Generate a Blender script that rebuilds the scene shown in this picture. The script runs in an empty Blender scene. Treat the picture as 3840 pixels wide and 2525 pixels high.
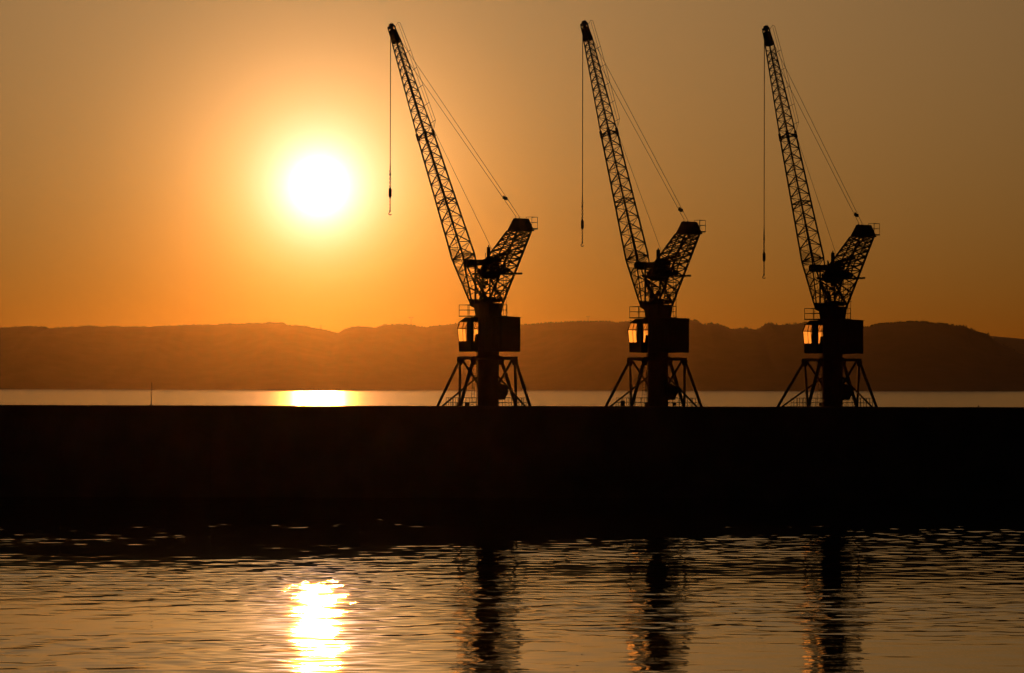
import bpy, math, random
import numpy as np
from mathutils import Vector, Matrix

sc = bpy.context.scene
COL = sc.collection
rng = random.Random(7)
R = math.radians

# ------------------------------------------------------------------ camera
F = 15040.0                      # focal length in pixels of a 3840 px wide frame
CAM_Z = 11.2
cam = bpy.data.objects.new('camera', bpy.data.cameras.new('camera'))
COL.objects.link(cam); sc.camera = cam
cam.data.sensor_width = 36.0
cam.data.lens = 36.0 * F / 3840.0
cam.data.clip_start = 1.0
cam.data.clip_end = 60000.0
cam.location = (0, 0, CAM_Z)
pitch = math.atan(183.5 / F)
cam.matrix_world = (Matrix.Translation((0, 0, CAM_Z)) @ Matrix.Rotation(R(90) + pitch, 4, 'X')
                    @ Matrix.Rotation(9.0 / 3840.0, 4, 'Z'))

# ------------------------------------------------------------------ sky and sun
SUN_AZ, SUN_EL = math.atan(-725.0 / F), math.atan(743.0 / F)
sun_dir = Vector((math.sin(SUN_AZ) * math.cos(SUN_EL), math.cos(SUN_AZ) * math.cos(SUN_EL), math.sin(SUN_EL)))
SKY = dict(base=0.003, e0=0.80,
           A=(2.86, 0.10, 0.342, 2.0), s=(0.894, 3.6, 14.0, 0.305),
           w=(1.0, 0.70, 0.50), b=(0.27, 1.69, 5.35), core=(1.0, 0.95, 1.5))
w = bpy.data.worlds.new('World'); sc.world = w; w.use_nodes = True
nt = w.node_tree; N = nt.nodes; L = nt.links

def math_node(op, a, b=None, tree=nt):
    n = tree.nodes.new('ShaderNodeMath'); n.operation = op
    for i, v in enumerate((a, b)):
        if v is None: continue
        if isinstance(v, (int, float)): n.inputs[i].default_value = v
        else: tree.links.new(v, n.inputs[i])
    return n.outputs[0]

sky = N.new('ShaderNodeTexSky'); sky.sky_type = 'NISHITA'; sky.sun_disc = False
sky.sun_elevation = SUN_EL; sky.sun_rotation = SUN_AZ
sky.air_density = 1.0; sky.dust_density = 6.0; sky.ozone_density = 1.0
bg_sky = N['Background']; bg_sky.inputs[1].default_value = SKY['base']
L.new(sky.outputs[0], bg_sky.inputs[0])
# the bright aureole that dusty air shows round a low sun (angle to the sun, reddened towards the horizon)
tc = N.new('ShaderNodeTexCoord')
vs = N.new('ShaderNodeVectorMath'); vs.operation = 'SUBTRACT'; L.new(tc.outputs['Generated'], vs.inputs[0]); vs.inputs[1].default_value = sun_dir
vl = N.new('ShaderNodeVectorMath'); vl.operation = 'LENGTH'; L.new(vs.outputs[0], vl.inputs[0])
theta = math_node('MULTIPLY', vl.outputs['Value'], 180 / math.pi)
terms = None
for A_, s_ in list(zip(SKY['A'], SKY['s']))[:3]:
    t_ = math_node('MULTIPLY', math_node('EXPONENT', math_node('MULTIPLY', theta, -1.0 / s_)), A_)
    terms = t_ if terms is None else math_node('ADD', terms, t_)
core = math_node('MULTIPLY', math_node('EXPONENT', math_node('MULTIPLY', theta, -1.0 / SKY['s'][3])), SKY['A'][3])
sep = N.new('ShaderNodeSeparateXYZ'); L.new(tc.outputs['Generated'], sep.inputs[0])
el = math_node('MAXIMUM', math_node('MULTIPLY', sep.outputs[2], 180 / math.pi), 0.0)
inv = math_node('DIVIDE', -1.0, math_node('ADD', el, SKY['e0']))
comb = N.new('ShaderNodeCombineXYZ')
for i in range(3):
    c_ = math_node('MULTIPLY', math_node('EXPONENT', math_node('MULTIPLY', inv, SKY['b'][i])), SKY['w'][i])
    L.new(math_node('ADD', math_node('MULTIPLY', c_, terms), math_node('MULTIPLY', core, SKY['core'][i])), comb.inputs[i])
bg_glow = N.new('ShaderNodeBackground'); L.new(comb.outputs[0], bg_glow.inputs[0]); bg_glow.inputs[1].default_value = 1.0
add = N.new('ShaderNodeAddShader'); L.new(bg_sky.outputs[0], add.inputs[0]); L.new(bg_glow.outputs[0], add.inputs[1])
L.new(add.outputs[0], N['World Output'].inputs[0])

sun = bpy.data.objects.new('sun', bpy.data.lights.new('sun', 'SUN')); COL.objects.link(sun)
sun.data.energy = 1.0; sun.data.angle = R(0.53); sun.data.color = (1.0, 0.27, 0.028)
sun.rotation_euler = (-sun_dir).to_track_quat('-Z', 'Y').to_euler()

sc.view_settings.view_transform = 'Standard'; sc.view_settings.look = 'None'
sc.view_settings.exposure = 0.0; sc.view_settings.gamma = 1.0
sc.cycles.use_denoising = True
sc.cycles.max_bounces = 8; sc.cycles.transparent_max_bounces = 24; sc.cycles.volume_bounces = 0
sc.cycles.sample_clamp_indirect = 6.0

HAZE_DENSITY, HAZE_G = 1.9e-6, 0.955

# ------------------------------------------------------------------ materials
def new_mat(name):
    m = bpy.data.materials.new(name); m.use_nodes = True
    return m, m.node_tree, m.node_tree.nodes['Principled BSDF']

def worn(name, c1, c2, scale, rough, metal=0.0, bump=0.0):
    m, t, b = new_mat(name)
    tcn = t.nodes.new('ShaderNodeTexCoord')
    n = t.nodes.new('ShaderNodeTexNoise'); n.inputs['Scale'].default_value = scale; n.inputs['Detail'].default_value = 8
    t.links.new(tcn.outputs['Object'], n.inputs['Vector'])
    r = t.nodes.new('ShaderNodeValToRGB'); r.color_ramp.elements[0].position = 0.38; r.color_ramp.elements[1].position = 0.68
    r.color_ramp.elements[0].color = (*c1, 1); r.color_ramp.elements[1].color = (*c2, 1)
    t.links.new(n.outputs[0], r.inputs[0]); t.links.new(r.outputs[0], b.inputs['Base Color'])
    b.inputs['Roughness'].default_value = rough; b.inputs['Metallic'].default_value = metal
    if bump:
        bn = t.nodes.new('ShaderNodeBump'); bn.inputs['Strength'].default_value = bump
        t.links.new(n.outputs[0], bn.inputs['Height']); t.links.new(bn.outputs[0], b.inputs['Normal'])
    return m

M = {}
M['paint'] = worn('crane_paint', (0.03, 0.033, 0.037), (0.055, 0.038, 0.03), 1.7, 0.7)
M['panel'] = worn('house_panel', (0.035, 0.035, 0.037), (0.055, 0.046, 0.038), 0.8, 0.65)
M['steel'] = worn('dark_steel', (0.035, 0.035, 0.04), (0.07, 0.045, 0.03), 3.0, 0.6, 0.4)
M['rope'] = worn('wire_rope', (0.05, 0.045, 0.04), (0.08, 0.06, 0.05), 6.0, 0.6, 0.3)
M['concrete'] = worn('quay_concrete', (0.16, 0.15, 0.14), (0.24, 0.22, 0.20), 0.25, 0.9, 0, 0.4)
M['stone'] = worn('quay_stone', (0.13, 0.12, 0.11), (0.2, 0.18, 0.16), 0.4, 0.9, 0, 0.5)
M['hill'] = worn('hill_scrub', (0.03, 0.033, 0.02), (0.042, 0.04, 0.027), 0.02, 1.0)
M['scrub'] = worn('pine_scrub', (0.03, 0.04, 0.02), (0.06, 0.06, 0.035), 0.05, 1.0)
M['seat'] = worn('seat_fabric', (0.03, 0.03, 0.03), (0.05, 0.05, 0.05), 9.0, 0.9)

def glass_mat(name, d0, d1, tint):
    m = bpy.data.materials.new(name); m.use_nodes = True; t = m.node_tree
    t.nodes.remove(t.nodes['Principled BSDF']); out = t.nodes['Material Output']
    tr = t.nodes.new('ShaderNodeBsdfTransparent'); tr.inputs[0].default_value = (*tint, 1)
    rf = t.nodes.new('ShaderNodeBsdfRefraction'); rf.inputs['Color'].default_value = (0.95, 0.9, 0.8, 1)
    rf.inputs['IOR'].default_value = 1.18; rf.inputs['Roughness'].default_value = 0.75
    tl = t.nodes.new('ShaderNodeBsdfTranslucent'); tl.inputs[0].default_value = (0.8, 0.75, 0.65, 1)
    tcn = t.nodes.new('ShaderNodeTexCoord'); mp = t.nodes.new('ShaderNodeMapping'); mp.inputs['Scale'].default_value = (3, 3, 0.35)
    n = t.nodes.new('ShaderNodeTexNoise'); n.inputs['Scale'].default_value = 1.3; n.inputs['Detail'].default_value = 4
    t.links.new(tcn.outputs['Object'], mp.inputs[0]); t.links.new(mp.outputs[0], n.inputs['Vector'])
    dust = math_node('MULTIPLY_ADD', n.outputs[0], d1, t); t.nodes[-1].inputs[2].default_value = d0
    m1 = t.nodes.new('ShaderNodeMixShader'); m1.inputs[0].default_value = 0.35
    t.links.new(rf.outputs[0], m1.inputs[1]); t.links.new(tl.outputs[0], m1.inputs[2])
    m2 = t.nodes.new('ShaderNodeMixShader'); t.links.new(dust, m2.inputs[0])
    t.links.new(tr.outputs[0], m2.inputs[1]); t.links.new(m1.outputs[0], m2.inputs[2])
    gl = t.nodes.new('ShaderNodeBsdfGlossy'); gl.inputs['Roughness'].default_value = 0.05
    fr = t.nodes.new('ShaderNodeFresnel'); fr.inputs[0].default_value = 1.3
    m3 = t.nodes.new('ShaderNodeMixShader'); t.links.new(fr.outputs[0], m3.inputs[0])
    t.links.new(m2.outputs[0], m3.inputs[1]); t.links.new(gl.outputs[0], m3.inputs[2])
    t.links.new(m3.outputs[0], out.inputs[0])
    return m
M['glass'] = glass_mat('dusty_glass', 0.02, 0.115, (0.9, 0.88, 0.85))
M['glass_dark'] = glass_mat('tinted_glass', 0.02, 0.05, (0.55, 0.5, 0.45))

def mesh_screen_mat():
    m = bpy.data.materials.new('wire_mesh'); m.use_nodes = True; t = m.node_tree
    b = t.nodes['Principled BSDF']; b.inputs['Base Color'].default_value = (0.06, 0.05, 0.045, 1); b.inputs['Alpha'].default_value = 0.45
    b.inputs['Roughness'].default_value = 0.7
    return m
M['mesh'] = mesh_screen_mat()

def water_mat(name, rough, bump_scale=None, bump_strength=0.0, stretch=(1, 1, 1), dist=0.05):
    m, t, b = new_mat(name)
    b.inputs['Base Color'].default_value = (0.006, 0.012, 0.014, 1)
    b.inputs['IOR'].default_value = 1.333
    b.inputs['Roughness'].default_value = rough
    if bump_scale:
        tcn = t.nodes.new('ShaderNodeTexCoord'); mp = t.nodes.new('ShaderNodeMapping'); mp.inputs['Scale'].default_value = stretch
        n = t.nodes.new('ShaderNodeTexNoise'); n.inputs['Scale'].default_value = bump_scale; n.inputs['Detail'].default_value = 3
        t.links.new(tcn.outputs['Object'], mp.inputs[0]); t.links.new(mp.outputs[0], n.inputs['Vector'])
        bn = t.nodes.new('ShaderNodeBump'); bn.inputs['Strength'].default_value = bump_strength; bn.inputs['Distance'].default_value = dist
        t.links.new(n.outputs[0], bn.inputs['Height']); t.links.new(bn.outputs[0], b.inputs['Normal'])
    return m
M['harbour'] = water_mat('harbour_water', 0.04)
M['sea'] = water_mat('open_sea', 0.2)
def sea_streaks(m):
    t = m.node_tree; b = t.nodes['Principled BSDF']
    tcn = t.nodes.new('ShaderNodeTexCoord'); mp = t.nodes.new('ShaderNodeMapping'); mp.inputs['Scale'].default_value = (0.35, 0.012, 1)
    n = t.nodes.new('ShaderNodeTexNoise'); n.inputs['Scale'].default_value = 1.0; n.inputs['Detail'].default_value = 5; n.inputs['Roughness'].default_value = 0.7
    t.links.new(tcn.outputs['Object'], mp.inputs[0]); t.links.new(mp.outputs[0], n.inputs['Vector'])
    mr = t.nodes.new('ShaderNodeMapRange'); mr.inputs['From Min'].default_value = 0.3; mr.inputs['From Max'].default_value = 0.7
    mr.inputs['To Min'].default_value = 0.075; mr.inputs['To Max'].default_value = 0.165
    t.links.new(n.outputs[0], mr.inputs['Value']); t.links.new(mr.outputs[0], b.inputs['Roughness'])
sea_streaks(M['sea'])

# ------------------------------------------------------------------ mesh helpers
def frame_z(d):
    d = d.normalized()
    ref = Vector((0, 0, 1)) if abs(d.z) < 0.98 else Vector((1, 0, 0))
    x = d.cross(ref).normalized(); y = d.cross(x).normalized()
    return Matrix((x, y, d)).transposed()

class MB:
    def __init__(s): s.v = []; s.f = []
    def quadbox(s, pts):                      # 8 points: 4 below, 4 above, same winding
        o = len(s.v); s.v += [tuple(p) for p in pts]
        s.f += [(o+3, o+2, o+1, o), (o+4, o+5, o+6, o+7)] + [(o+i, o+(i+1) % 4, o+4+(i+1) % 4, o+4+i) for i in range(4)]
        return s
    def bar(s, a, b, wd, ht=None):
        a, b = Vector(a), Vector(b); ht = ht or wd; m = frame_z(b - a)
        c = [Vector((-wd/2, -ht/2, 0)), Vector((wd/2, -ht/2, 0)), Vector((wd/2, ht/2, 0)), Vector((-wd/2, ht/2, 0))]
        return s.quadbox([a + m @ k for k in c] + [b + m @ k for k in c])
    def cyl(s, a, b, r0, r1=None, n=12):
        a, b = Vector(a), Vector(b); r1 = r0 if r1 is None else r1; m = frame_z(b - a); o = len(s.v)
        for p, r in ((a, r0), (b, r1)):
            s.v += [tuple(p + m @ Vector((r*math.cos(6.28318*i/n), r*math.sin(6.28318*i/n), 0))) for i in range(n)]
        s.f += [(o+i, o+(i+1) % n, o+n+(i+1) % n, o+n+i) for i in range(n)] + [tuple(range(o+n-1, o-1, -1)), tuple(range(o+n, o+2*n))]
        return s
    def tube(s, pts, r, n=6):
        for a, b in zip(pts, pts[1:]): s.cyl(a, b, r, r, n)
        return s
    def ring(s, c, axis, rad, r, n=14, k=6, a0=0.0, a1=6.28318, sx=1.0):
        m = frame_z(Vector(axis)); pts = []
        closed = a1 - a0 > 6.2; cnt = n if closed else n + 1; o = len(s.v)
        for i in range(cnt):
            a = a0 + (a1 - a0) * i / n; d = Vector((math.cos(a), math.sin(a), 0)); cc = Vector((rad*sx*d.x, rad*d.y, 0))
            for j in range(k):
                bb = 6.28318*j/k; s.v.append(tuple(Vector(c) + m @ (cc + d*r*math.cos(bb) + Vector((0, 0, r*math.sin(bb))))))
        for i in range(n if closed else n):
            i2 = (i+1) % cnt if closed else i+1
            for j in range(k): s.f.append((o+i*k+j, o+i2*k+j, o+i2*k+(j+1) % k, o+i*k+(j+1) % k))
        return s
    def build(s, name, mat, parent=None, smooth=False):
        me = bpy.data.meshes.new(name); me.from_pydata(s.v, [], s.f); me.materials.append(M[mat])
        if smooth:
            for p in me.polygons: p.use_smooth = True
        return link(name, me, parent)

def link(name, me, parent=None):
    o = bpy.data.objects.new(name, me); COL.objects.link(o)
    if parent: o.parent = parent
    return o

UNIT = {}
def piece(name, a, b, wd, mat, parent, ht=None, round_=False):
    """one straight member as an object of its own; alike members share the mesh"""
    key = (mat, round_)
    if key not in UNIT:
        mb = MB()
        if round_: mb.cyl((0, 0, 0), (0, 0, 1), 0.5, 0.5, 8)
        else: mb.quadbox([(-.5, -.5, 0), (.5, -.5, 0), (.5, .5, 0), (-.5, .5, 0), (-.5, -.5, 1), (.5, -.5, 1), (.5, .5, 1), (-.5, .5, 1)])
        me = bpy.data.meshes.new('member'); me.from_pydata(mb.v, [], mb.f); me.materials.append(M[mat]); UNIT[key] = me
    a, b = Vector(a), Vector(b)
    o = link(name, UNIT[key], parent)
    o.matrix_local = Matrix.Translation(a) @ frame_z(b - a).to_4x4() @ Matrix.Diagonal((wd, ht or wd, (b - a).length, 1))
    return o

def tag(o, label, cat, group=None):
    o['label'] = label; o['category'] = cat
    if group: o['group'] = group
    return o

def struct(o, kind='structure'):
    o['kind'] = kind; return o

# ------------------------------------------------------------------ harbour water, real ripples
def grid_mesh(name, xs, ys, Z, mat):
    nx, ny = len(xs), len(ys)
    X, Y = np.meshgrid(xs, ys)
    co = np.stack([X, Y, Z], -1).reshape(-1, 3).astype(np.float32)
    i = np.arange(ny - 1)[:, None] * nx + np.arange(nx - 1)[None, :]
    quads = np.stack([i, i + 1, i + nx + 1, i + nx], -1).reshape(-1, 4).astype(np.int32)
    me = bpy.data.meshes.new(name); nq = len(quads)
    me.vertices.add(len(co)); me.vertices.foreach_set('co', co.ravel())
    me.loops.add(nq * 4); me.loops.foreach_set('vertex_index', quads.ravel())
    me.polygons.add(nq); me.polygons.foreach_set('loop_start', np.arange(0, nq * 4, 4, dtype=np.int32))
    me.polygons.foreach_set('loop_total', np.full(nq, 4, np.int32))
    me.polygons.foreach_set('use_smooth', np.ones(nq, bool))
    me.update(); me.validate(); me.materials.append(M[mat])
    return me

nr = np.random.default_rng(11)
def smooth_noise(X, Y, scale, seed, octv=3):
    g = np.random.default_rng(seed); out = 0; amp = 1.0
    for o in range(octv):
        for k in range(5):
            a = g.uniform(0, 6.283); kk = 6.283 / scale * (2 ** o) * g.uniform(0.6, 1.4)
            out = out + amp * np.sin(kk * (X * math.cos(a) + Y * math.sin(a)) + g.uniform(0, 6.283)) / 5 ** 0.5
        amp *= 0.5
    return out

half = np.concatenate([np.arange(0, 60, 0.28), 60 * (1.16 ** np.arange(1, 36))])
xs = np.concatenate([-half[:0:-1], half])
ys = np.concatenate([np.linspace(-300, 128, 60), np.arange(130.0, 402, 0.24), [410, 430]])
X, Y = np.meshgrid(xs, ys)
Z = np.zeros_like(X)
WAVES = 60
SLOPE = 0.0195
for k in range(WAVES):
    lam = 10 ** nr.uniform(math.log10(0.9), math.log10(6.0))
    ang = R(90) + R(nr.normal(5, 62))
    kk = 6.2832 / lam
    amp = SLOPE * math.sqrt(2.0 / WAVES) / kk
    ph = kk * (X * math.cos(ang) + Y * math.sin(ang)) + nr.uniform(0, 6.283) + 0.9 * smooth_noise(X, Y, 26.0, 50 + k, 1)
    Z += amp * (np.sin(ph) - 0.12 * np.cos(2 * ph))
Z *= 1.0 + 0.5 * np.clip(smooth_noise(X / 2.2, Y, 34.0, 3, 2), -1.3, 1.6)
fade = np.clip((260 - np.abs(X)) / 180, 0, 1) * np.clip((Y - 60) / 40, 0, 1)
Z *= fade
struct(link('harbour_water', grid_mesh('harbour_water', xs, ys, Z, 'harbour')))
sx = np.array([-9000, -3000, -1000, 1000, 3000, 9000.]); sy = np.array([429.0, 1500, 4000, 8000, 11500])
struct(link('sea', grid_mesh('sea', sx, sy, np.zeros((5, 6)), 'sea')))

# ------------------------------------------------------------------ quay
DECK, TOP = 7.945, 9.15
q = MB()
for x0 in range(-900, 900, 30):
    q.quadbox([(x0, 400.35, -1.5), (x0 + 30, 400.35, -1.5), (x0 + 30, 460, -1.5), (x0, 460, -1.5),
               (x0, 400.35, DECK), (x0 + 30, 400.35, DECK), (x0 + 30, 460, DECK), (x0, 460, DECK)])
quay = struct(q.build('quay', 'stone'))
for x0 in range(-195, 195, 15):                         # parapet cast in lengths, tops a little uneven
    dz = rng.uniform(-0.015, 0.015)
    MB().quadbox([(x0 + .02, 400, -1.4), (x0 + 14.98, 400, -1.4), (x0 + 14.98, 400.34, -1.4), (x0 + .02, 400.34, -1.4),
                  (x0 + .02, 400.12, TOP - .25), (x0 + 14.98, 400.12, TOP - .25), (x0 + 14.98, 400.34, TOP - .25), (x0 + .02, 400.34, TOP - .25)]).build('parapet_panel', 'concrete', quay)
    MB().quadbox([(x0 + .01, 399.95, TOP - .25), (x0 + 14.99, 399.95, TOP - .25), (x0 + 14.99, 400.75, TOP - .25), (x0 + .01, 400.75, TOP - .25),
                  (x0 + .01, 400.0, TOP + dz), (x0 + 14.99, 400.0, TOP + dz), (x0 + 14.99, 400.7, TOP + dz), (x0 + .01, 400.7, TOP + dz)]).build('coping', 'concrete', quay)
    MB().quadbox([(-195, 400.36, DECK + .002), (195, 400.36, DECK + .002), (195, 400.66, DECK + .002), (-195, 400.66, DECK + .002),
              (-195, 400.36, TOP - .04), (195, 400.36, TOP - .04), (195, 400.66, TOP - .04), (-195, 400.66, TOP - .04)]).build('parapet_core', 'concrete', quay)
far_wall = MB()
for sgn in (-1, 1):
    a0, a1 = (195, 900) if sgn > 0 else (-900, -195)
    far_wall.quadbox([(a0, 400.0, -1.4), (a1, 400.0, -1.4), (a1, 400.7, -1.4), (a0, 400.7, -1.4), (a0, 400.0, TOP), (a1, 400.0, TOP), (a1, 400.7, TOP), (a0, 400.7, TOP)])
far_wall.build('parapet_end', 'concrete', quay)

pole_x = (568 - 1920) * 400.4 / F
tp = bpy.data.objects.new('marker_pole', None); COL.objects.link(tp); tp.location = (pole_x, 400.35, TOP)
tag(tp, 'thin bare upright pole standing alone on the quay parapet', 'pole')
MB().cyl((0, 0, 0.06), (0, 0, 1.25), 0.05, 0.045, 8).build('sleeve', 'steel', tp)
MB().cyl((0, 0, 1.25), (0.02, 0, 2.28), 0.032, 0.02, 8).build('shaft', 'steel', tp)
MB().cyl((0, 0, 0.0), (0, 0, 0.06), 0.16, 0.16, 10).build('base_plate', 'steel', tp)

# ------------------------------------------------------------------ hills
def ridge_pts():
    a = [(0, 97), (110, 90), (200, 95), (235, 105), (290, 98), (400, 92), (600, 93), (780, 92), (830, 87), (1000, 84), (1180, 80), (1318, 76),
         (1334, 89), (1420, 92), (1490, 100), (1540, 116), (1570, 124), (1600, 105), (1630, 95), (1720, 96), (1740, 98), (1780, 88), (1840, 81),
         (1920, 87), (1985, 98), (2015, 90), (2090, 83), (2130, 76), (2250, 84)]
    b = [(0, 88), (40, 85), (150, 78), (300, 70), (480, 72), (560, 66), (700, 60), (810, 58), (860, 66), (885, 80), (905, 84), (920, 78), (950, 83),
         (985, 97), (1020, 107), (1080, 102), (1140, 105), (1190, 80), (1240, 88), (1300, 83), (1380, 72), (1480, 84), (1560, 98), (1620, 100), (1680, 88),
         (1760, 77), (1890, 70), (1980, 80), (2100, 92), (2150, 113), (2210, 130), (2240, 150), (2300, 185), (2380, 235)]
    return [(u * .8067, 1150 + v * .8067) for u, v in a] + [(1920 + u * .8067, 1150 + v * .8067) for u, v in b]

def to_world(px, py, D):
    hor = 1446 + (px - 1920) * 9 / 3840
    return (px - 1920) * D / F, CAM_Z + (hor - py) * D / F

def make_hill(name, pts, D, shore, back, x0, x1, seed, ext_l=None, ext_r=None):
    wx = [to_world(px, py, D) for px, py in pts]
    PX = np.array([p[0] for p in wx]); PZ = np.array([p[1] for p in wx])
    if ext_l is not None: PX = np.concatenate([[x0, PX[0] - 900], PX]); PZ = np.concatenate([[ext_l, ext_l * 1.1], PZ])
    if ext_r is not None: PX = np.concatenate([PX, [PX[-1] + 900, x1]]); PZ = np.concatenate([PZ, [ext_r * 1.1, ext_r]])
    fine = np.arange(-1500, 1500, 6.0); fine = fine[(fine > x0) & (fine < x1)]
    cols = np.concatenate([np.arange(x0, fine[0], 60.0), fine, np.arange(fine[-1] + 60, x1, 60.0)])
    H = np.interp(cols, PX, PZ) + 1.0 * smooth_noise(cols, cols * 0, 55, seed, 4)
    s = np.concatenate([np.linspace(0, 1, 40), [1.12, 1.5, 2.2]])
    Xc, S = np.meshgrid(cols, s)
    jit = 120 * smooth_noise(cols, cols * 0, 700, seed + 1, 2)[None, :]
    Yc = np.where(S <= 1, shore + (D - shore) * S, D + (S - 1) * back) + 0 * Xc
    prof = np.where(S <= 1, np.clip(0.25 * S + 0.75 * (S * S * (3 - 2 * S)), 0, 1), np.clip(1 - (S - 1) * 0.5, 0.3, 1))
    Hh = H[None, :] * prof
    rel = np.clip(S * (1 - S), 0, None) * 4 * (S <= 1)
    Hh = Hh + rel * 0.012 * H[None, :] * smooth_noise(Xc, Yc * 0.6, 420, seed + 2, 4) - 3 * (S < 0.01)
    Yc = Yc + jit * np.clip(S * (1 - S) * 4, 0, 1)
    nx, ny = len(cols), len(s)
    co = np.stack([Xc, Yc, Hh], -1).reshape(-1, 3)
    me = grid_mesh(name, cols, np.arange(ny), Hh, 'hill')
    me.vertices.foreach_set('co', co.astype(np.float32).ravel()); me.update()
    struct(link(name, me))
    return cols, H

pts = ridge_pts()
cols, H = make_hill('hills', pts, 10500.0, 9500.0, 1500.0, -7000, 3200, 21, ext_l=150)
far_pts = [(2600, 1330), (3000, 1300), (3400, 1290), (3600, 1268), (3690, 1258), (3760, 1262), (3840, 1271), (3960, 1268), (4100, 1280)]
make_hill('far_hills', far_pts, 12600.0, 10600.0, 1200.0, 200, 8000, 33, ext_r=110)
# scrub and pines along the skyline: too small to count
sv, sf = [], []
for i in range(2600):
    x = rng.uniform(-1500, 1420); h = float(np.interp(x, cols, H))
    dens = 0.5 + 0.5 * math.sin(x * 0.011) * math.sin(x * 0.0037 + 1)
    if rng.random() > dens or h < 20: continue
    r = rng.uniform(0.7, 1.9) * (1.5 if x > 450 else 0.9); y = 10500 + rng.uniform(-25, 10); z = h - 0.4 * r + rng.uniform(-.5, .3)
    o = len(sv); k = 6
    for zz, rr in ((0, .75), (.7 * r, 1.0), (1.5 * r, .6)):
        for j in range(k):
            a = j * 6.283 / k + zz; g = r * rr * rng.uniform(.7, 1.25); sv.append((x + g * math.cos(a), y + g * math.sin(a), z + zz + rng.uniform(-.15, .15) * r))
    sv.append((x, y, z + 2.0 * r))
    for l_ in range(2):
        for j in range(k): sf.append((o + l_*k + j, o + l_*k + (j+1) % k, o + (l_+1)*k + (j+1) % k, o + (l_+1)*k + j))
    for j in range(k): sf.append((o + 2*k + j, o + 2*k + (j+1) % k, o + 3*k))
me = bpy.data.meshes.new('ridge_scrub'); me.from_pydata(sv, [], sf); me.materials.append(M['scrub'])
struct(link('ridge_scrub', me), 'stuff')

def pylon(px, hgt, label):
    x = (px - 1920) * 10500 / F; z = float(np.interp(x, cols, H)) - 0.6
    t = bpy.data.objects.new('electricity_pylon', None); COL.objects.link(t); t.location = (x, 10495, z)
    tag(t, label, 'pylon', 'pylons on the hill crest')
    b = MB(); wb, wt = 1.6, 0.7
    for sx_ in (-1, 1):
        for sy_ in (-1, 1):
            b.bar((sx_*wb, sy_*wb, 0), (sx_*wt, sy_*wt, hgt*.62), .32); b.bar((sx_*wt, sy_*wt, hgt*.62), (sx_*hgt*.24, sy_*wt, hgt*.95), .3)
        for i in range(4):
            z0, z1 = hgt*.62*i/4, hgt*.62*(i+1)/4; f0, f1 = wb+(wt-wb)*i/4, wb+(wt-wb)*(i+1)/4
            b.bar((-f0, sx_*f0, z0), (f1, sx_*f1, z1), .2)
    b.build('lattice_body', 'steel', t)
    MB().bar((-hgt*.36, 0, hgt*.95), (hgt*.36, 0, hgt*.95), .45, .5).bar((-hgt*.2, 0, hgt*.86), (hgt*.2, 0, hgt*.86), .3).build('cross_arm', 'steel', t)
pylon(1541, 21.0, 'lattice electricity pylon on a rounded hilltop, the tallest on the crest')
pylon(1203, 9.5, 'small electricity pylon on the slope running down to the dip in the crest')
pylon(2205, 15.0, 'electricity pylon on the long flat crest beyond the cranes')

# ------------------------------------------------------------------ cranes
S2 = math.sqrt(0.5)
SLEW = [R(45)]
def P(p, q_, z):
    c_, s_ = math.cos(SLEW[0]), math.sin(SLEW[0])
    return Vector((q_ * s_ - p * c_, p * s_ + q_ * c_, z))       # slewing frame: p along the jib, q across
TH = R(21)
def G(a, b, z): return Vector((a * math.cos(TH) + b * math.sin(TH) - 0.1, a * math.sin(TH) - b * math.cos(TH), z))   # rail frame
ZO = 1.2
def zA(v): return (741 - v / 3.726) / 36.5 + ZO
def zB(v): return (401 - v / 3.726) / 36.5 + ZO

def rail_loop(name, pts, z0, z1, parent, closed=True, step=1.1, wd=0.055, mid=0.52):
    """guard rail: rails as one part with each post a piece of its own"""
    m = MB(); seq = pts + [pts[0]] if closed else pts
    for a, b in zip(seq, seq[1:]):
        a, b = Vector(a), Vector(b)
        for z in (z1, z0 + (z1 - z0) * mid): m.bar((a.x, a.y, z), (b.x, b.y, z), wd)
    if not closed:
        for e_ in (seq[0], seq[-1]): m.bar((e_[0], e_[1], z0), (e_[0], e_[1], z1), wd)
    r = m.build(name, 'paint', parent)
    for a, b in zip(seq, seq[1:]):
        a, b = Vector(a), Vector(b); n = max(1, round((b - a).length / step))
        for i in range(n if closed else n + (1 if (b - Vector(seq[-1])).length < 1e-6 else 0)):
            c = a + (b - a) * i / n; piece('post', (c.x, c.y, z0), (c.x, c.y, z1 - wd / 2), wd, 'paint', r)
    return r

def ladder(m, a, b, side, wd=0.4, rung=0.35, r=0.025):
    a, b, side = Vector(a), Vector(b), Vector(side).normalized() * wd / 2
    m.bar(a - side, b - side, r * 1.6); m.bar(a + side, b + side, r * 1.6)
    n = int((b - a).length / rung)
    for i in range(1, n): c = a + (b - a) * i / n; m.bar(c - side, c + side, r)
    return m

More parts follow.
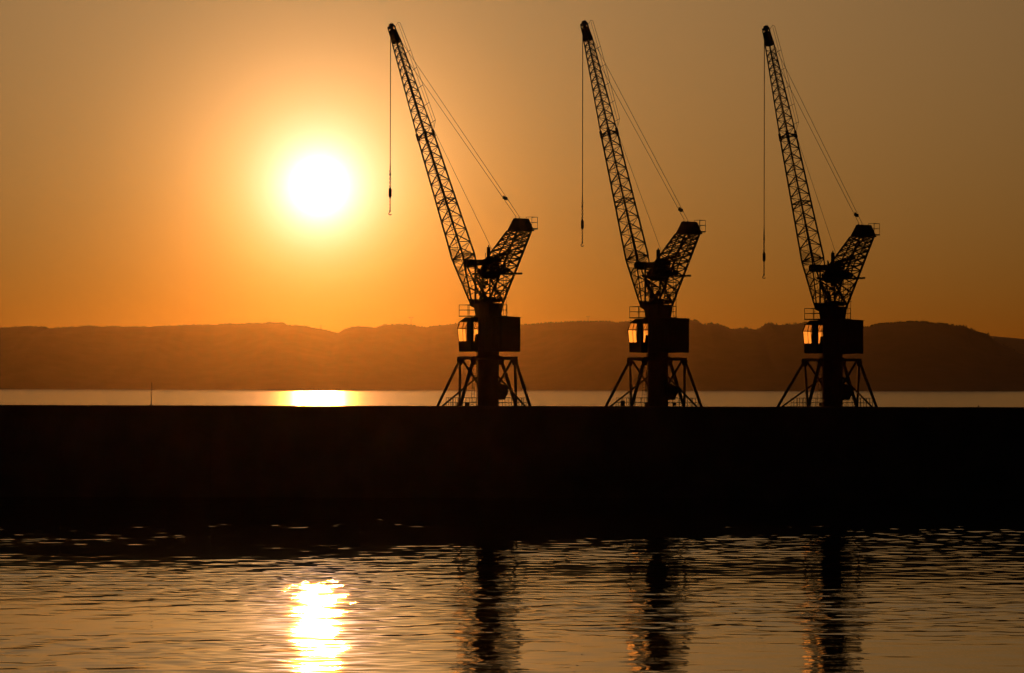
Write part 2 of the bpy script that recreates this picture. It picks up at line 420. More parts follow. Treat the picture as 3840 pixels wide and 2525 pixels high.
def crane(px, D, slew, luff, jib_len, feet, hook_z, block_f, label, seed):
    SLEW[0] = R(slew)
    rg = random.Random(seed)
    t = bpy.data.objects.new('harbour_crane', None); COL.objects.link(t)
    t.location = ((px - 1920) * D / F, D, DECK)
    tag(t, label, 'crane', 'portal cranes in a row on the quay')
    # --- portal
    a0, b0, a1, b1, zt, zs = 3.96, 2.2, 2.26, 1.98, zB(835), 0.95
    beam = MB()
    cs = [(-1, -1), (1, -1), (1, 1), (-1, 1)]
    def foot(i, j, z=None):
        f = G(i*a0, j*b0, zs if z is None else z); f.x = {(-1, -1): feet[0], (1, 1): feet[1], (-1, 1): -2.9, (1, -1): 2.9}[(i, j)]; return f
    for (i, j), (k, l) in zip(cs, cs[1:] + cs[:1]): beam.bar(G(i*a1*1.04, j*b1*1.04, zt), G(k*a1*1.04, l*b1*1.04, zt), .32, .3)
    for i, j in cs: beam.bar(G(i*a1, j*b1, zt - .012), G(i*.6, j*.55, zt - .012), .3, .28)
    beam.cyl((0, 0, zt - .2), (0, 0, zt + .22), 1.32, 1.32, 28)
    pf = beam.build('portal_frame', 'paint', t)
    for i, j in cs:
        piece('leg', G(i*a1, j*b1, zt - .1), foot(i, j), .27, 'paint', t, .25)
        g_ = MB(); c = G(i*a1, j*b1, zt - .14)
        g_.quadbox([c + Vector(d) for d in ((-.22, -.18, -.55), (.22, -.18, -.55), (.22, .18, -.55), (-.22, .18, -.55), (-.34, -.22, 0), (.34, -.22, 0), (.34, .22, 0), (-.34, .22, 0))])
        g_.build('gusset', 'paint', t)
        # travelling bogie
        bg = MB(); bc = foot(i, j, .62)
        ex = (G(1, 0, 0) - G(0, 0, 0)).normalized()
        bg.bar(bc - ex*.95, bc + ex*.95, .36, .42); bg.bar(bc + Vector((0, 0, .1)), bc + Vector((0, 0, .4)), .4)
        bo = bg.build('bogie', 'steel', t)
        ey = (G(0, 1, 0) - G(0, 0, 0)).normalized()
        for s_ in (-.6, .6):
            wc = bc + ex*s_ - Vector((0, 0, .28))
            MB().cyl(wc - ey*.1, wc + ey*.1, .33, .33, 18).build('wheel', 'steel', bo)
    for j in (-1, 1): piece('sill_beam', foot(-1, j), foot(1, j), .34, 'paint', t, .3)
    piece('brace', G(-a1, -b1, zt - .2), foot(-1, 1), .25, 'paint', t); piece('brace', G(a1, b1, zt - .2), foot(1, -1), .25, 'paint', t)
    for i in (-1, 1):
        piece('brace', G(i*a1*.9, i*b1*.9, zt - .2), Vector((i*.95, -.4*i, zB(1215))), .2, 'paint', t)
        piece('brace', Vector((i*1.0, -.4*i, zB(1085))), foot(i, i, zs + .1) - Vector((i*.5, 0, 0)), .18, 'paint', t)
    lm = MB(); ladder(lm, Vector((-1.64, -1.55, zs)), Vector((-1.3, -1.45, zt + .2)), (0.7, -.7, 0), .42).build('ladder', 'paint', t)
    gr = rail_loop('base_railing', [G(-3.6, -2.45, 0), G(3.6, -2.45, 0), G(3.6, 2.45, 0), G(-3.6, 2.45, 0)], zs + .02, zB(1387), t, True, .72, .05)
    for k in range(3):                                            # lockers and cable boxes on the sill walkway
        aa = rg.uniform(-3.2, 3.2); jj = rg.choice((-1, 1)); c = G(aa, jj*2.2, zs + .18); hh = rg.uniform(.3, .55); ww = rg.uniform(.15, .28)
        MB().quadbox([c + Vector(d) for d in ((-ww, -.2, 0), (ww, -.2, 0), (ww, .2, 0), (-ww, .2, 0), (-ww*.95, -.19, hh), (ww*.95, -.19, hh), (ww*.95, .19, hh), (-ww*.95, .19, hh))]).build('cable_box', 'steel', t)
    # --- column and cable reel
    col = MB().cyl((0, 0, .3), (0, 0, 10.25), 1.085, 1.06, 32)
    for z in (1.4, 3.2, 5.0): col.cyl((0, 0, z), (0, 0, z + .09), 1.13, 1.13, 32)
    for k in range(3): col.cyl((-1.18 + .1*k, -.6 - .12*k, .5), (-1.18 + .1*k, -.6 - .12*k, 6.7), .035, .035, 6)
    col.build('column', 'paint', t)
    rc = Vector((1.5, -.75, zB(1310)))
    rl = MB().cyl(rc + Vector((0, -.16, 0)), rc + Vector((0, .16, 0)), .42, .42, 20)
    for s_ in (-.18, .18): rl.cyl(rc + Vector((0, s_ - .02, 0)), rc + Vector((0, s_ + .02, 0)), .54, .54, 22)
    rl.build('cable_reel', 'steel', t)
    MB().quadbox([Vector(v_) for v_ in ((.9, -1.05, zB(1420)), (1.75, -1.0, zB(1410)), (1.75, -.2, zB(1410)), (.9, -.2, zB(1420)), (.95, -1.05, zB(1165)), (2.05, -1.0, zB(1235)), (2.05, -.2, zB(1235)), (.95, -.2, zB(1165)))]).build('reel_housing', 'steel', t)
    # --- machinery house
    hp0, hp1, hq, hz0, hz1 = -3.35, -.2, 1.28, zB(745), zB(268)
    hs = MB().quadbox([P(hp0, -hq, hz0), P(hp0, hq, hz0), P(hp1, hq, hz0), P(hp1, -hq, hz0), P(hp0, -hq, hz1), P(hp0, hq, hz1), P(hp1, hq, hz1 + .12), P(hp1, -hq, hz1 + .12)]).build('machine_house', 'panel', t)
    for k in range(6):
        pp = hp0 + .25 + k*.5
        piece('cladding_rib', P(pp, -hq - .02, hz0 + .06), P(pp, -hq - .02, hz1 - .06), .05, 'panel', hs)
    MB().quadbox([P(hp0 - .1, -hq - .1, hz1 + .002), P(hp0 - .1, hq + .1, hz1 + .002), P(hp1, hq + .1, hz1 + .13), P(hp1, -hq - .1, hz1 + .13), P(hp0 - .1, -hq - .1, hz1 + .05), P(hp0 - .1, hq + .1, hz1 + .05), P(hp1, hq + .1, hz1 + .2), P(hp1, -hq - .1, hz1 + .2)]).build('roof', 'panel', hs)
    MB().quadbox([P(-1.9, -hq - .04, hz0 + .3), P(-1.9, -hq - .005, hz0 + .3), P(-1.1, -hq - .005, hz0 + .3), P(-1.1, -hq - .04, hz0 + .3), P(-1.9, -hq - .04, hz0 + 2.3), P(-1.9, -hq - .005, hz0 + 2.3), P(-1.1, -hq - .005, hz0 + 2.3), P(-1.1, -hq - .04, hz0 + 2.3)]).build('door', 'panel', hs)
    # --- driver's cab, front glass bulging at sill height
    zb, zs_, zm, zu, zr = zB(741), zB(596), zB(418), zB(328), zB(264)
    fp = {zb: 2.66, zs_: 2.74, zm: 2.92, zu: 2.56}
    cp, c0, c1 = .9, -1.6, .6
    def ring_(z, pf_, i=0.0): return [P(cp + i, c0 + i, z), P(cp + i, c1 - i, z), P(pf_ - i, c1 - i, z), P(pf_ - i, c0 + i, z)]
    cab = MB().quadbox(ring_(zb, fp[zb]) + ring_(zs_, fp[zs_])).build('cab', 'panel', t)
    MB().quadbox(ring_(zu, fp[zu] + .06, -.05) + [P(cp - .05, c0 - .05, zr), P(cp - .05, c1 + .05, zr), P(1.75, c1 + .05, zr), P(1.75, c0 - .05, zr)]).build('cab_roof', 'panel', cab)
    def corner(i, j, z): return P(fp[z] if i else cp, c1 if j else c0, z)
    fp[zs_] = 2.74
    for i in (0, 1):
        for j in (0, 1):
            piece('pillar', corner(i, j, zs_), corner(i, j, zm), .07, 'paint', cab); piece('pillar', corner(i, j, zm), corner(i, j, zu), .07, 'paint', cab)
    for (i, j), (k, l) in (((0, 0), (1, 0)), ((1, 0), (1, 1)), ((1, 1), (0, 1)), ((0, 1), (0, 0))):
        piece('transom', corner(i, j, zm), corner(k, l, zm), .075, 'paint', cab)
    def side_p(z, f): return cp + (fp[z] - cp) * f
    for qq in (c0, c1):
        e = -.01 if qq == c0 else .01
        for f in (.36, .64):
            piece('mullion', P(side_p(zs_, f), qq, zs_), P(side_p(zm, f), qq, zm), .05, 'paint', cab); piece('mullion', P(side_p(zm, f), qq, zm), P(side_p(zu, f), qq, zu), .05, 'paint', cab)
        for f0, f1 in ((.36, .64), (.64, 1.0)):
            for za, zb2 in ((zs_, zm), (zm, zu)):
                pane = MB(); pane.v = [tuple(P(side_p(za, f0), qq + e, za)), tuple(P(side_p(za, f1), qq + e, za)), tuple(P(side_p(zb2, f1), qq + e, zb2)), tuple(P(side_p(zb2, f0), qq + e, zb2))]; pane.f = [(0, 1, 2, 3)]
                pane.build('window_pane', 'glass_dark' if pane.v[2][2] > zm + .1 else 'glass', cab)
        MB().quadbox([P(cp + .04, qq - .025, zs_), P(cp + .04, qq + .025, zs_), P(side_p(zs_, .36), qq + .025, zs_), P(side_p(zs_, .36), qq - .025, zs_), P(cp + .04, qq - .025, zu), P(cp + .04, qq + .025, zu), P(side_p(zu, .36), qq + .025, zu), P(side_p(zu, .36), qq - .025, zu)]).build('side_panel', 'panel', cab)
    MB().quadbox([P(cp - .025, c0 + .04, zs_), P(cp - .025, c0 + .34, zs_), P(cp + .025, c0 + .34, zs_), P(cp + .025, c0 + .04, zs_), P(cp - .025, c0 + .04, zu), P(cp - .025, c0 + .34, zu), P(cp + .025, c0 + .34, zu), P(cp + .025, c0 + .04, zu)]).build('side_panel', 'panel', cab)
    for z0_, z1_ in ((zs_, zm), (zm, zu)):
        pane = MB(); pane.v = [tuple(P(cp, c0 + .34, z0_)), tuple(P(cp, c1, z0_)), tuple(P(cp, c1, z1_)), tuple(P(cp, c0 + .34, z1_))]; pane.f = [(0, 1, 2, 3)]; pane.build('window_pane', 'glass_dark' if pane.v[2][2] > zm + .1 else 'glass', cab)
        for f0, f1 in ((0, .5), (.5, 1)):
            qa, qb = c0 + (c1 - c0)*f0, c0 + (c1 - c0)*f1
            pane = MB(); pane.v = [tuple(P(fp[z0_], qa, z0_)), tuple(P(fp[z0_], qb, z0_)), tuple(P(fp[z1_], qb, z1_)), tuple(P(fp[z1_], qa, z1_))]; pane.f = [(0, 1, 2, 3)]; pane.build('window_pane', 'glass_dark' if pane.v[2][2] > zm + .1 else 'glass', cab)
        qa = (c0 + c1) / 2; piece('mullion', P(fp[z0_], qa, z0_), P(fp[z1_], qa, z1_), .05, 'paint', cab)
    st = MB().quadbox([P(1.3, -.75, zs_ - .6), P(1.3, -.2, zs_ - .6), P(1.8, -.2, zs_ - .6), P(1.8, -.75, zs_ - .6), P(1.3, -.75, zs_ + .02), P(1.3, -.2, zs_ + .02), P(1.8, -.2, zs_ + .02), P(1.8, -.75, zs_ + .02)])
    st.quadbox([P(1.22, -.72, zs_), P(1.22, -.22, zs_), P(1.36, -.22, zs_), P(1.36, -.72, zs_), P(1.12, -.68, zs_ + .75), P(1.12, -.26, zs_ + .75), P(1.24, -.26, zs_ + .75), P(1.24, -.68, zs_ + .75)])
    st.build('driver_seat', 'seat', cab)
    piece('cab_bracket', P(1.0, 0, zb - .05), P(0, 0, zb - .05), .35, 'paint', t); piece('cab_bracket', P(1.2, -.9, zr + .03), P(-.2, -.4, zr + .03), .25, 'paint', t)
    # --- turntable platform, turret
    fz = zB(247)
    pl = MB().quadbox([P(-1.45, -1.3, fz - .05), P(-1.45, 1.3, fz - .05), P(3.05, 1.3, fz - .05), P(3.05, -1.3, fz - .05), P(-1.45, -1.3, fz + .06), P(-1.45, 1.3, fz + .06), P(3.05, 1.3, fz + .06), P(3.05, -1.3, fz + .06)])
    pl.build('platform', 'paint', t)
    rail_loop('platform_railing', [P(-1.42, -1.27, 0), P(-1.42, 1.27, 0), P(3.02, 1.27, 0), P(3.02, -1.27, 0)], fz + .06, zB(88), t, True, 1.5, .06)
    z0, z1, h0, h1 = fz + .06, zA(1330), .95, 1.1
    MB().quadbox([P(-h0, -h0, z0), P(-h0, h0, z0), P(h0, h0, z0), P(h0, -h0, z0), P(-h1, -h1, z1), P(-h1, h1, z1), P(h1, h1, z1), P(h1, -h1, z1)]).build('turret', 'paint', t)
    lump = MB(); lump.quadbox([P(1.11, -.9, 11.2), P(1.11, .9, 11.2), P(1.75, .9, 11.4), P(1.75, -.9, 11.4), P(1.11, -1.0, 12.05), P(1.11, 1.0, 12.05), P(2.0, 1.0, 12.15), P(2.0, -1.0, 12.15)])
    lump.cyl(P(.2, -.9, 12.0), P(.2, .9, 12.0), .28, .28, 14); lump.cyl(P(-.7, .2, 12.0), P(-.7, .9, 12.0), .24, .24, 14)
    lump.quadbox([P(-.3, -.6, z1), P(-.3, .5, z1), P(.1, .5, z1), P(.1, -.6, z1), P(-.3, -.6, 12.35), P(-.3, .5, 12.35), P(.1, .5, 12.35), P(.1, -.6, 12.35)])
    lump.build('slewing_gear', 'steel', t)
    # --- A-frame mast
    ch = 1.05; zd = 16.06; zp = zA(930); zh = 19.0; J = (1.7, 12.0)
    def rear(z): f = (z - 11.65) / (zh - 11.65); return -1.0 - 4.16*f
    def front(z): return .86 if z <= zd - 1.0 else (-.55 - 3.17*(z - zd)/(zh - zd) if z >= zd else .86 + (-.55 - .86)*(z - zd + 1.0))
    mm = MB()
    for s_ in (-1, 1):
        mm.bar(P(rear(11.5), s_*ch, 11.5), P(rear(zh), s_*1.0, zh), .17); mm.bar(P(.86, s_*ch, z1 - .1), P(.86, s_*ch, zd), .2)
        mm.bar(P(-.55, s_*ch, zd), P(-3.72, s_*1.0, zh), .15); mm.bar(P(.95, s_*ch, zd - .05), P(-2.7, s_*ch, zd - .05), .14)
        mm.bar(P(.3, s_*ch, z1), P(-.55, s_*ch, zd), .13)
    mast = mm.build('mast', 'paint', t)
    def br(a, b, wd=.085, nm='brace', par=mast): piece(nm, a, b, wd * 1.2, 'paint', par)
    for s_ in (-1, 1):
        br(P(.86, s_*ch, 14.4), P(-1.0, s_*ch, 11.9), .17); br(P(.86, s_*ch, 14.45), P(rear(13.2), s_*ch, 13.2), .1); br(P(rear(14.5), s_*ch, 14.5), P(.2, s_*ch, 11.9), .08)
        br(P(rear(13.2), s_*ch, 13.2), P(.4, s_*ch, 12.5), .06)
        zs2 = [14.7, 15.5, 16.3, 17.0, 17.6, 18.15, 18.65, 19.0]
        for i, (za, zb2) in enumerate(zip(zs2, zs2[1:])):
            fa, fb = (front(max(za, zd)) if za > 15.9 else -.4), (front(max(zb2, zd)) if zb2 > 15.9 else -.4)
            pa, pb = rear(za), rear(zb2)
            br(P(fa, s_*ch, za), P(pb, s_*ch, zb2), .08); br(P(pa, s_*ch, za), P(fb, s_*ch, zb2), .07); br(P(fb, s_*ch, zb2), P(pb, s_*ch, zb2), .06)
            br(P((fa+pa)/2, s_*ch, za), P((fb+pb)/2, s_*ch, zb2), .09)
    zs2 = [11.9, 13.0, 14.0, 14.7, 15.5, 16.2, 16.9, 17.5, 18.0, 18.5, 19.0]
    for i, (za, zb2) in enumerate(zip(zs2, zs2[1:])):
        br(P(rear(za), -ch, za), P(rear(zb2), ch, zb2), .07); br(P(rear(za), ch, za), P(rear(zb2), -ch, zb2), .07); br(P(rear(zb2), -ch, zb2), P(rear(zb2), ch, zb2), .07)
        if za > zd: br(P(front(za), -ch, za), P(front(zb2), ch, zb2), .07); br(P(front(za), ch, za), P(front(zb2), -ch, zb2), .06)
    for z in (12.7, 13.6, 14.5): br(P(.86, -ch, z), P(.86, ch, z), .09); br(P(.86, -ch, z), P(.86, ch, z + .8), .07)
    # platform with winches
    wk = MB().quadbox([P(-3.6, -ch - .1, zp - .06), P(-3.6, ch + .1, zp - .06), P(1.15, ch + .1, zp - .06), P(1.15, -ch - .1, zp - .06), P(-3.6, -ch - .1, zp + .06), P(-3.6, ch + .1, zp + .06), P(1.15, ch + .1, zp + .06), P(1.15, -ch - .1, zp + .06)])
    for s_ in (-1, 1): wk.bar(P(-3.7, s_*(ch + .12), zp + .05), P(1.2, s_*(ch + .12), zp + .05), .1, .2)
    wk.build('winch_deck', 'paint', t)
    wi = MB()
    wi.cyl(P(-.2, -.85, zp + .5), P(-.2, .85, zp + .5), .36, .36, 20); wi.cyl(P(-1.25, -.7, zp + .5), P(-1.25, .8, zp + .5), .4, .4, 18)
    for s_ in (-.9, .9): wi.cyl(P(-.2, s_ - .03, zp + .5), P(-.2, s_ + .03, zp + .5), .46, .46, 20)
    wi.build('winch_drum', 'steel', t)
    mo = MB(); mo.cyl(P(.55, -.9, zp + .35), P(.55, -.1, zp + .35), .27, .27, 14); mo.cyl(P(-1.9, .2, zp + .4), P(-1.9, .95, zp + .4), .26, .26, 14)
    mo.quadbox([P(-.75, .3, zp + .06), P(-.75, .95, zp + .06), P(.7, .95, zp + .06), P(.7, .3, zp + .06), P(-.75, .3, zp + .5), P(-.75, .95, zp + .5), P(.7, .95, zp + .42), P(.7, .3, zp + .42)])
    mo.quadbox([P(-.5, -.7, zp - .45), P(-.5, .6, zp - .45), P(.3, .6, zp - .45), P(.3, -.7, zp - .45), P(-.8, -.9, zp - .08), P(-.8, .8, zp - .08), P(.7, .8, zp - .08), P(.7, -.9, zp - .08)])
    mo.build('winch_motor', 'steel', t)
    ls = MB().quadbox([P(-.9, -.55, zd - .5), P(-.9, .55, zd - .5), P(3.0, .4, zd - .45), P(3.0, -.4, zd - .45), P(-.9, -.5, zd + .15), P(-.9, .5, zd + .15), P(2.7, .35, zd + .1), P(2.7, -.35, zd + .1)])
    ls.bar(P(-.3, -.3, zd + .2), P(-2.9, .5, zd + .75), .24, .22); ls.bar(P(1.8, .35, zd - .1), P(-.4, .4, zd + .45), .2, .18)
    ls.cyl(P(2.7, -.6, zd - .2), P(2.7, .6, zd - .2), .42, .42, 16); ls.cyl(P(-.8, -.7, zd - .05), P(-.8, .7, zd - .05), .38, .38, 16)
    ls.build('luffing_gear', 'steel', t)
    MB().cyl(P(0, 0, zd), P(0, 0, zA(548)), .21, .2, 16).cyl(P(0, 0, zA(548)), P(0, 0, zA(520)), .07, .05, 8).build('buffer_cylinder', 'steel', t)
    for k in range(14):                                             # pipes, cable trays and small gear round the winches
        pz = rg.uniform(12.3, 16.3); pa = rg.uniform(-1.0, 1.1); qa = rg.uniform(-.95, .95)
        d = rg.choice((Vector((0, 0, 1)), P(1, 0, 0), P(0, 1, 0))) * rg.uniform(.5, 1.3)
        c = P(pa, qa, pz); piece('pipe', c, c + d, rg.uniform(.05, .12), 'steel', t, None, True)
    for k in range(5):
        c = P(rg.uniform(.1, .9), rg.uniform(-.8, .6), rg.uniform(12.3, 13.9)); ww, hh = rg.uniform(.12, .26), rg.uniform(.25, .55)
        MB().quadbox([c + Vector(d) for d in ((-ww, -ww, 0), (ww, -ww, 0), (ww, ww, 0), (-ww, ww, 0), (-ww, -ww, hh), (ww, -ww, hh), (ww, ww, hh), (-ww, ww, hh))]).build('control_box', 'steel', t)
    lm = MB(); ladder(lm, Vector((1.3, -.9, fz)), Vector((1.3, -.9, zp)), (1, .3, 0), .5, .6, .03)
    for v_ in (1000, 1085, 1165, 1215, 1260): lm.bar(Vector((.55, -.9, zA(v_))), Vector((1.98, -.6, zA(v_))), .035)
    lm.bar(Vector((1.78, -.7, fz)), Vector((1.78, -.7, zp)), .03); lm.bar(Vector((1.86, -.7, fz)), Vector((1.86, -.7, zp)), .03)
    lm.build('access_ladder', 'paint', t)
    # mast head
    MB().quadbox([P(-3.7, -1.05, zh - .02), P(-5.6, -1.05, zh - .02), P(-5.6, 1.05, zh - .02), P(-3.7, 1.05, zh - .02), P(-4.3, -.72, zA(168)), P(-5.1, -.72, zA(168)), P(-5.1, .72, zA(168)), P(-4.3, .72, zA(168))]).build('mast_head', 'paint', t)
    sh = []
    for qq in (-.55, -.06):
        c = P(-4.5, qq, zA(166)); ax = P(0, 1, 0); sh.append(c + Vector((0, 0, .2)))
        MB().ring(c, ax + Vector((0, .0, 0)) + P(-1, 0, 0), .17, .035, 16, 6).cyl(c - ax*.05, c + ax*.05, .05, .05, 8).bar(c - Vector((.16, 0, 0)), c + Vector((.16, 0, 0)), .03).build('sheave', 'steel', t)
    hpz = zA(312)
    MB().quadbox([P(-5.4, .1, hpz - .06), P(-6.15, .1, hpz - .06), P(-6.15, .98, hpz - .06), P(-5.4, .98, hpz - .06), P(-5.4, .1, hpz + .06), P(-6.15, .1, hpz + .06), P(-6.15, .98, hpz + .06), P(-5.4, .98, hpz + .06)]).build('head_platform', 'paint', t)
    rail_loop('head_railing', [P(-5.3, .12, 0), P(-6.12, .12, 0), P(-6.12, .95, 0), P(-5.3, .95, 0)], hpz + .06, zA(150), t, False, .85, .045)
    # --- jib
    al = R(luff); e = (math.cos(al), math.sin(al)); nn = (-math.sin(al), math.cos(al))
    TE = jib_len; TT = [0, 5, 11.4, 19, TE - 1.7, TE]; DN = [.3, 1.6, 1.46, 1.24, .66, .5]; WQ = [1.9, 1.75, 1.46, 1.22, .64, .5]
    def jp(tt, sn, sq, off=0.0):
        d = np.interp(tt, TT, DN)/2*sn + off; w_ = np.interp(tt, TT, WQ)/2*sq
        return P(J[0] + e[0]*tt + nn[0]*d, w_, J[1] + e[1]*tt + nn[1]*d)
    jm = MB()
    for sn in (-1, 1):
        for sq in (-1, 1):
            for ta, tb in zip(TT[:-1], TT[1:-1]): jm.bar(jp(ta, sn, sq), jp(tb, sn, sq), .13 if ta < 19 else .1)
    jm.cyl(P(J[0], -1.05, J[1]), P(J[0], 1.05, J[1]), .16, .16, 14)
    jib = jm.build('jib', 'paint', t)
    nodes = [0.6]
    while nodes[-1] < TE - 2.7: nodes.append(nodes[-1] + .95*float(np.interp(nodes[-1], TT[1:], DN[1:])) * (1.0 if nodes[-1] > 3 else .9))
    faces = [((-1, -1), (1, -1)), ((-1, 1), (1, 1)), ((-1, -1), (-1, 1)), ((1, -1), (1, 1))]
    for fi, (A_, B_) in enumerate(faces):
        for i in range(len(nodes) - 1):
            ta, tb = nodes[i], nodes[i+1]; tm = (ta + tb)/2; wd = (.095 if fi in (0, 3) else .075) * (1.0 if ta < 20 else .85)
            X_, Y_ = (A_, B_) if fi % 2 == 0 else (B_, A_)
            piece('brace', jp(ta, *X_), jp(tm, *Y_), wd, 'paint', jib); piece('brace', jp(tm, *Y_), jp(tb, *X_), wd*.6, 'paint', jib)
    for tt in (5.0, 11.4, 19.0):                                    # section joints with splice plates
        for A_, B_ in faces: piece('strut', jp(tt, *A_), jp(tt, *B_), .1, 'paint', jib)
        piece('strut', jp(tt, -1, -1), jp(tt, 1, 1), .07, 'paint', jib); piece('strut', jp(tt, 1, -1), jp(tt, -1, 1), .07, 'paint', jib)
    for sn in (-1, 1):
        for sq in (-1, 1): piece('splice_plate', jp(18.6, sn, sq), jp(19.4, sn, sq), .2, 'paint', jib)
    lm = MB(); ladder(lm, jp(1.0, -.25, -.25), jp(TE - 2.4, .2, .0), P(0, 1, 0), .36, .4, .018).build('ladder', 'steel', jib)
    hd = MB()
    def slab(t0, r0, t1, r1):
        hd.quadbox([jp(t0, a, b) for a, b in ((r0[0], -r0[2]), (r0[1], -r0[2]), (r0[1], r0[2]), (r0[0], r0[2]))] + [jp(t1, a, b) for a, b in ((r1[0], -r1[2]), (r1[1], -r1[2]), (r1[1], r1[2]), (r1[0], r1[2]))])
    slab(TE - 2.15, (-1.05, 1.2, 1.1), TE - .62, (-1.5, .9, 1.05))
    for a_ in (-1.35, -.3, .75):
        for sq in (-.9, .9): hd.bar(jp(TE - .66, a_, sq), jp(TE - .3, a_, sq), .1)
    slab(TE - .32, (-1.6, .95, 1.05), TE - .1, (-1.6, .95, 1.0)); slab(TE - .1, (-.9, .8, .8), TE + .1, (-.8, .7, .7))
    hd.build('jib_head', 'paint', t)
    hsx = jp(TE - 1.1, -1.25, 0)
    MB().cyl(hsx - P(0, .08, 0), hsx + P(0, .08, 0), .2, .2, 20).build('hoist_sheave', 'steel', t)
    # walkway hand rail on the back of the upper jib
    hr = MB()
    tq = [20.1 + 2.08*i for i in range(5)]
    hi = [jp(19.4, 1, 1, .25)] + [jp(x_, 1, 1, .86) for x_ in tq] + [jp(TE - .3, 1, 1, .8), jp(TE - .1, 1, 1, .55), jp(TE - .35, 1, 1)]
    hr.tube(hi, .022, 5); hr.tube([jp(19.6, 1, 1, .25)] + [jp(x_, 1, 1, .48) for x_ in tq] + [jp(TE - .3, 1, 1, .5)], .018, 5)
    hrail = hr.build('jib_handrail', 'paint', jib)
    for x_ in tq: piece('stanchion', jp(x_, 1, 1), jp(x_, 1, 1, .86), .04, 'paint', jib)
    for sq, ta, tb in ((-1, .8, 4.2), (-1, 4.4, 6.2), (1, 4.6, 6.0)):     # wire mesh guards at the foot
        s1 = MB(); s1.v = [tuple(jp(ta, -.97, sq*1.02)), tuple(jp(tb, -.97, sq*1.02)), tuple(jp(tb - .5, .5, sq*1.02)), tuple(jp(ta, .5, sq*1.02))]; s1.f = [(0, 1, 2, 3)]; s1.build('mesh_guard', 'mesh', jib)
    # --- ropes
    at = [jp(TE - 3.4, 1.05, -.4), jp(TE - 1.9, 1.05, .7)]
    lr = MB(); bc = None
    for a, b in zip(sh, at):
        lr.tube([a, b], .023, 5)
    lr.build('luffing_rope', 'rope', t)
    bc = (sh[0] + sh[1])/2 + ((at[0] + at[1])/2 - (sh[0] + sh[1])/2)*block_f; dr = ((at[0] + at[1])/2 - bc).normalized()
    bl = MB(); bl.bar(bc - dr*.24, bc + dr*.1, .4, .13); bl.bar(bc + dr*.08, bc + dr*.3, .2, .1); bl.cyl(bc - P(0, .24, 0), bc + P(0, .24, 0), .13, .13, 12); bl.build('luffing_block', 'steel', t)
    MB().tube([jp(TE - .3, 1.2, 0), jp(19.5, 1, .2, .55 if luff < 70 else .42), P(-.35, .25, zd + 1.0), P(-.3, .2, zp + 1.1)], .02, 5).build('hoist_return_rope', 'rope', t)
    # --- hoist rope, ball and hook
    hx = Vector((hsx.x, hsx.y, 0)) + P(.2, 0, 0)
    def hv(z): return Vector((hx.x, hx.y, hook_z + z))
    hrp = MB().cyl(hv(5.6), Vector((hx.x, hx.y, hsx.z)), .05, .05, 6).cyl(hv(4.75), hv(5.65), .07, .045, 8).build('hoist_rope', 'rope', t)
    cn = MB(); z = 4.75; k = 0
    while z > 2.9: cn.ring(hv(z - .1), (1, .3, 0) if k % 2 else (.3, -1, 0), .12, .038, 10, 5, sx=.62 if True else 1); z -= .2; k += 1
    cn.cyl(hv(4.2), hv(4.5), .085, .085, 8)
    cn.build('chain', 'steel', hrp); cn = MB()
    z = 1.85
    while z > .5: cn.ring(hv(z - .08), (1, .3, 0) if k % 2 else (.3, -1, 0), .1, .03, 10, 5, sx=.62); z -= .165; k += 1
    cn.build('chain', 'steel', hrp)
    MB().cyl(hv(2.95), hv(2.72), .05, .16, 12).cyl(hv(2.72), hv(2.0), .165, .165, 14).cyl(hv(2.0), hv(1.8), .16, .05, 12).build('ball_weight', 'steel', hrp)
    hk = MB().cyl(hv(.55), hv(.3), .055, .05, 8); hk.ring(hv(.16), (0, -1, 0), .14, .045, 16, 6, a0=-1.4, a1=2.9); hk.build('hook', 'steel', hrp)
    return t

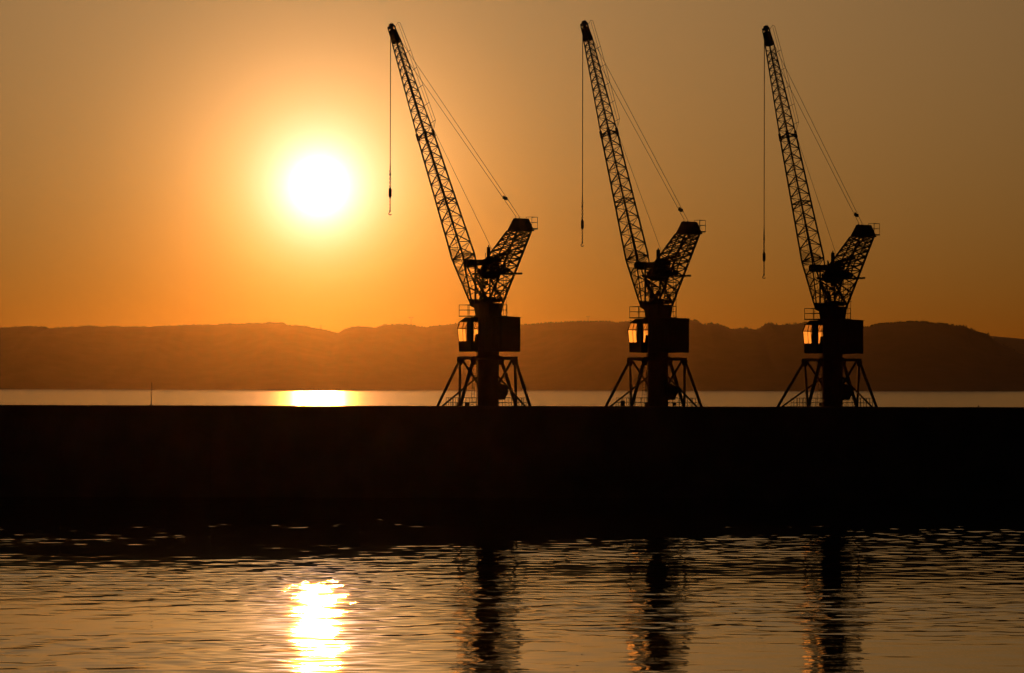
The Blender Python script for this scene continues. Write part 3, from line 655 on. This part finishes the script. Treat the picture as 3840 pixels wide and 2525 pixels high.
crane(1831.6, 412.0, 45, 66.05, 32.0, (-5.3, 4.35), 21.17, .105, 'quay crane with the most lowered jib and the hook wound up highest', 1)
crane(2468.0, 419.1, 49, 71.7, 31.7, (-5.5, 4.55), 18.1, .055, 'quay crane in the middle of the row, hook hanging at half height', 2)
crane(3122.8, 426.5, 51, 73.7, 31.5, (-5.85, 4.65), 14.9, .045, 'quay crane with the longest hoist rope, its hook hanging lowest', 3)

# crane rails on the deck, along the row
for s_ in (-1, 1):
    c0, c1 = Vector((-2.5, 412.0, 0)), Vector((34.1, 426.5, 0)); d = (c1 - c0).normalized(); n_ = Vector((d.y, -d.x, 0)) * 2.2 * s_
    a, b = c0 - d*60 + n_, c1 + d*70 + n_
    a.y = max(a.y, 401.5); MB().bar((a.x, a.y, DECK + .03), (b.x, b.y, DECK + .03), .09, .05).build('crane_rail', 'steel', quay)

# ------------------------------------------------------------------ small float out on the sea
bx, bd = (3670 - 1920) * 2250 / F, 2250.0
by = bpy.data.objects.new('marker_buoy', None); COL.objects.link(by); by.location = (bx, bd, 0)
tag(by, 'tiny dark marker buoy floating alone on the open sea', 'buoy')
MB().cyl((0, 0, -.2), (0, 0, .35), .55, .5, 12).build('float', 'steel', by)
MB().cyl((0, 0, .35), (0, 0, .95), .22, .05, 8).build('top_mark', 'steel', by)

# ------------------------------------------------------------------ haze
hm = bpy.data.materials.new('haze'); hm.use_nodes = True; ht = hm.node_tree
ht.nodes.remove(ht.nodes['Principled BSDF'])
pv = ht.nodes.new('ShaderNodeVolumePrincipled')
pv.inputs['Color'].default_value = (0.95, 0.9, 0.85, 1); pv.inputs['Density'].default_value = HAZE_DENSITY; pv.inputs['Anisotropy'].default_value = HAZE_G
ht.links.new(pv.outputs[0], ht.nodes['Material Output'].inputs['Volume'])
M['haze'] = hm
hz = MB().quadbox([(-9500, -400, -3.5), (9500, -400, -3.5), (9500, 15500, -3.5), (-9500, 15500, -3.5), (-9500, -400, 215), (9500, -400, 215), (9500, 15500, 215), (-9500, 15500, 215)]).build('haze', 'haze')
struct(hz, 'stuff')
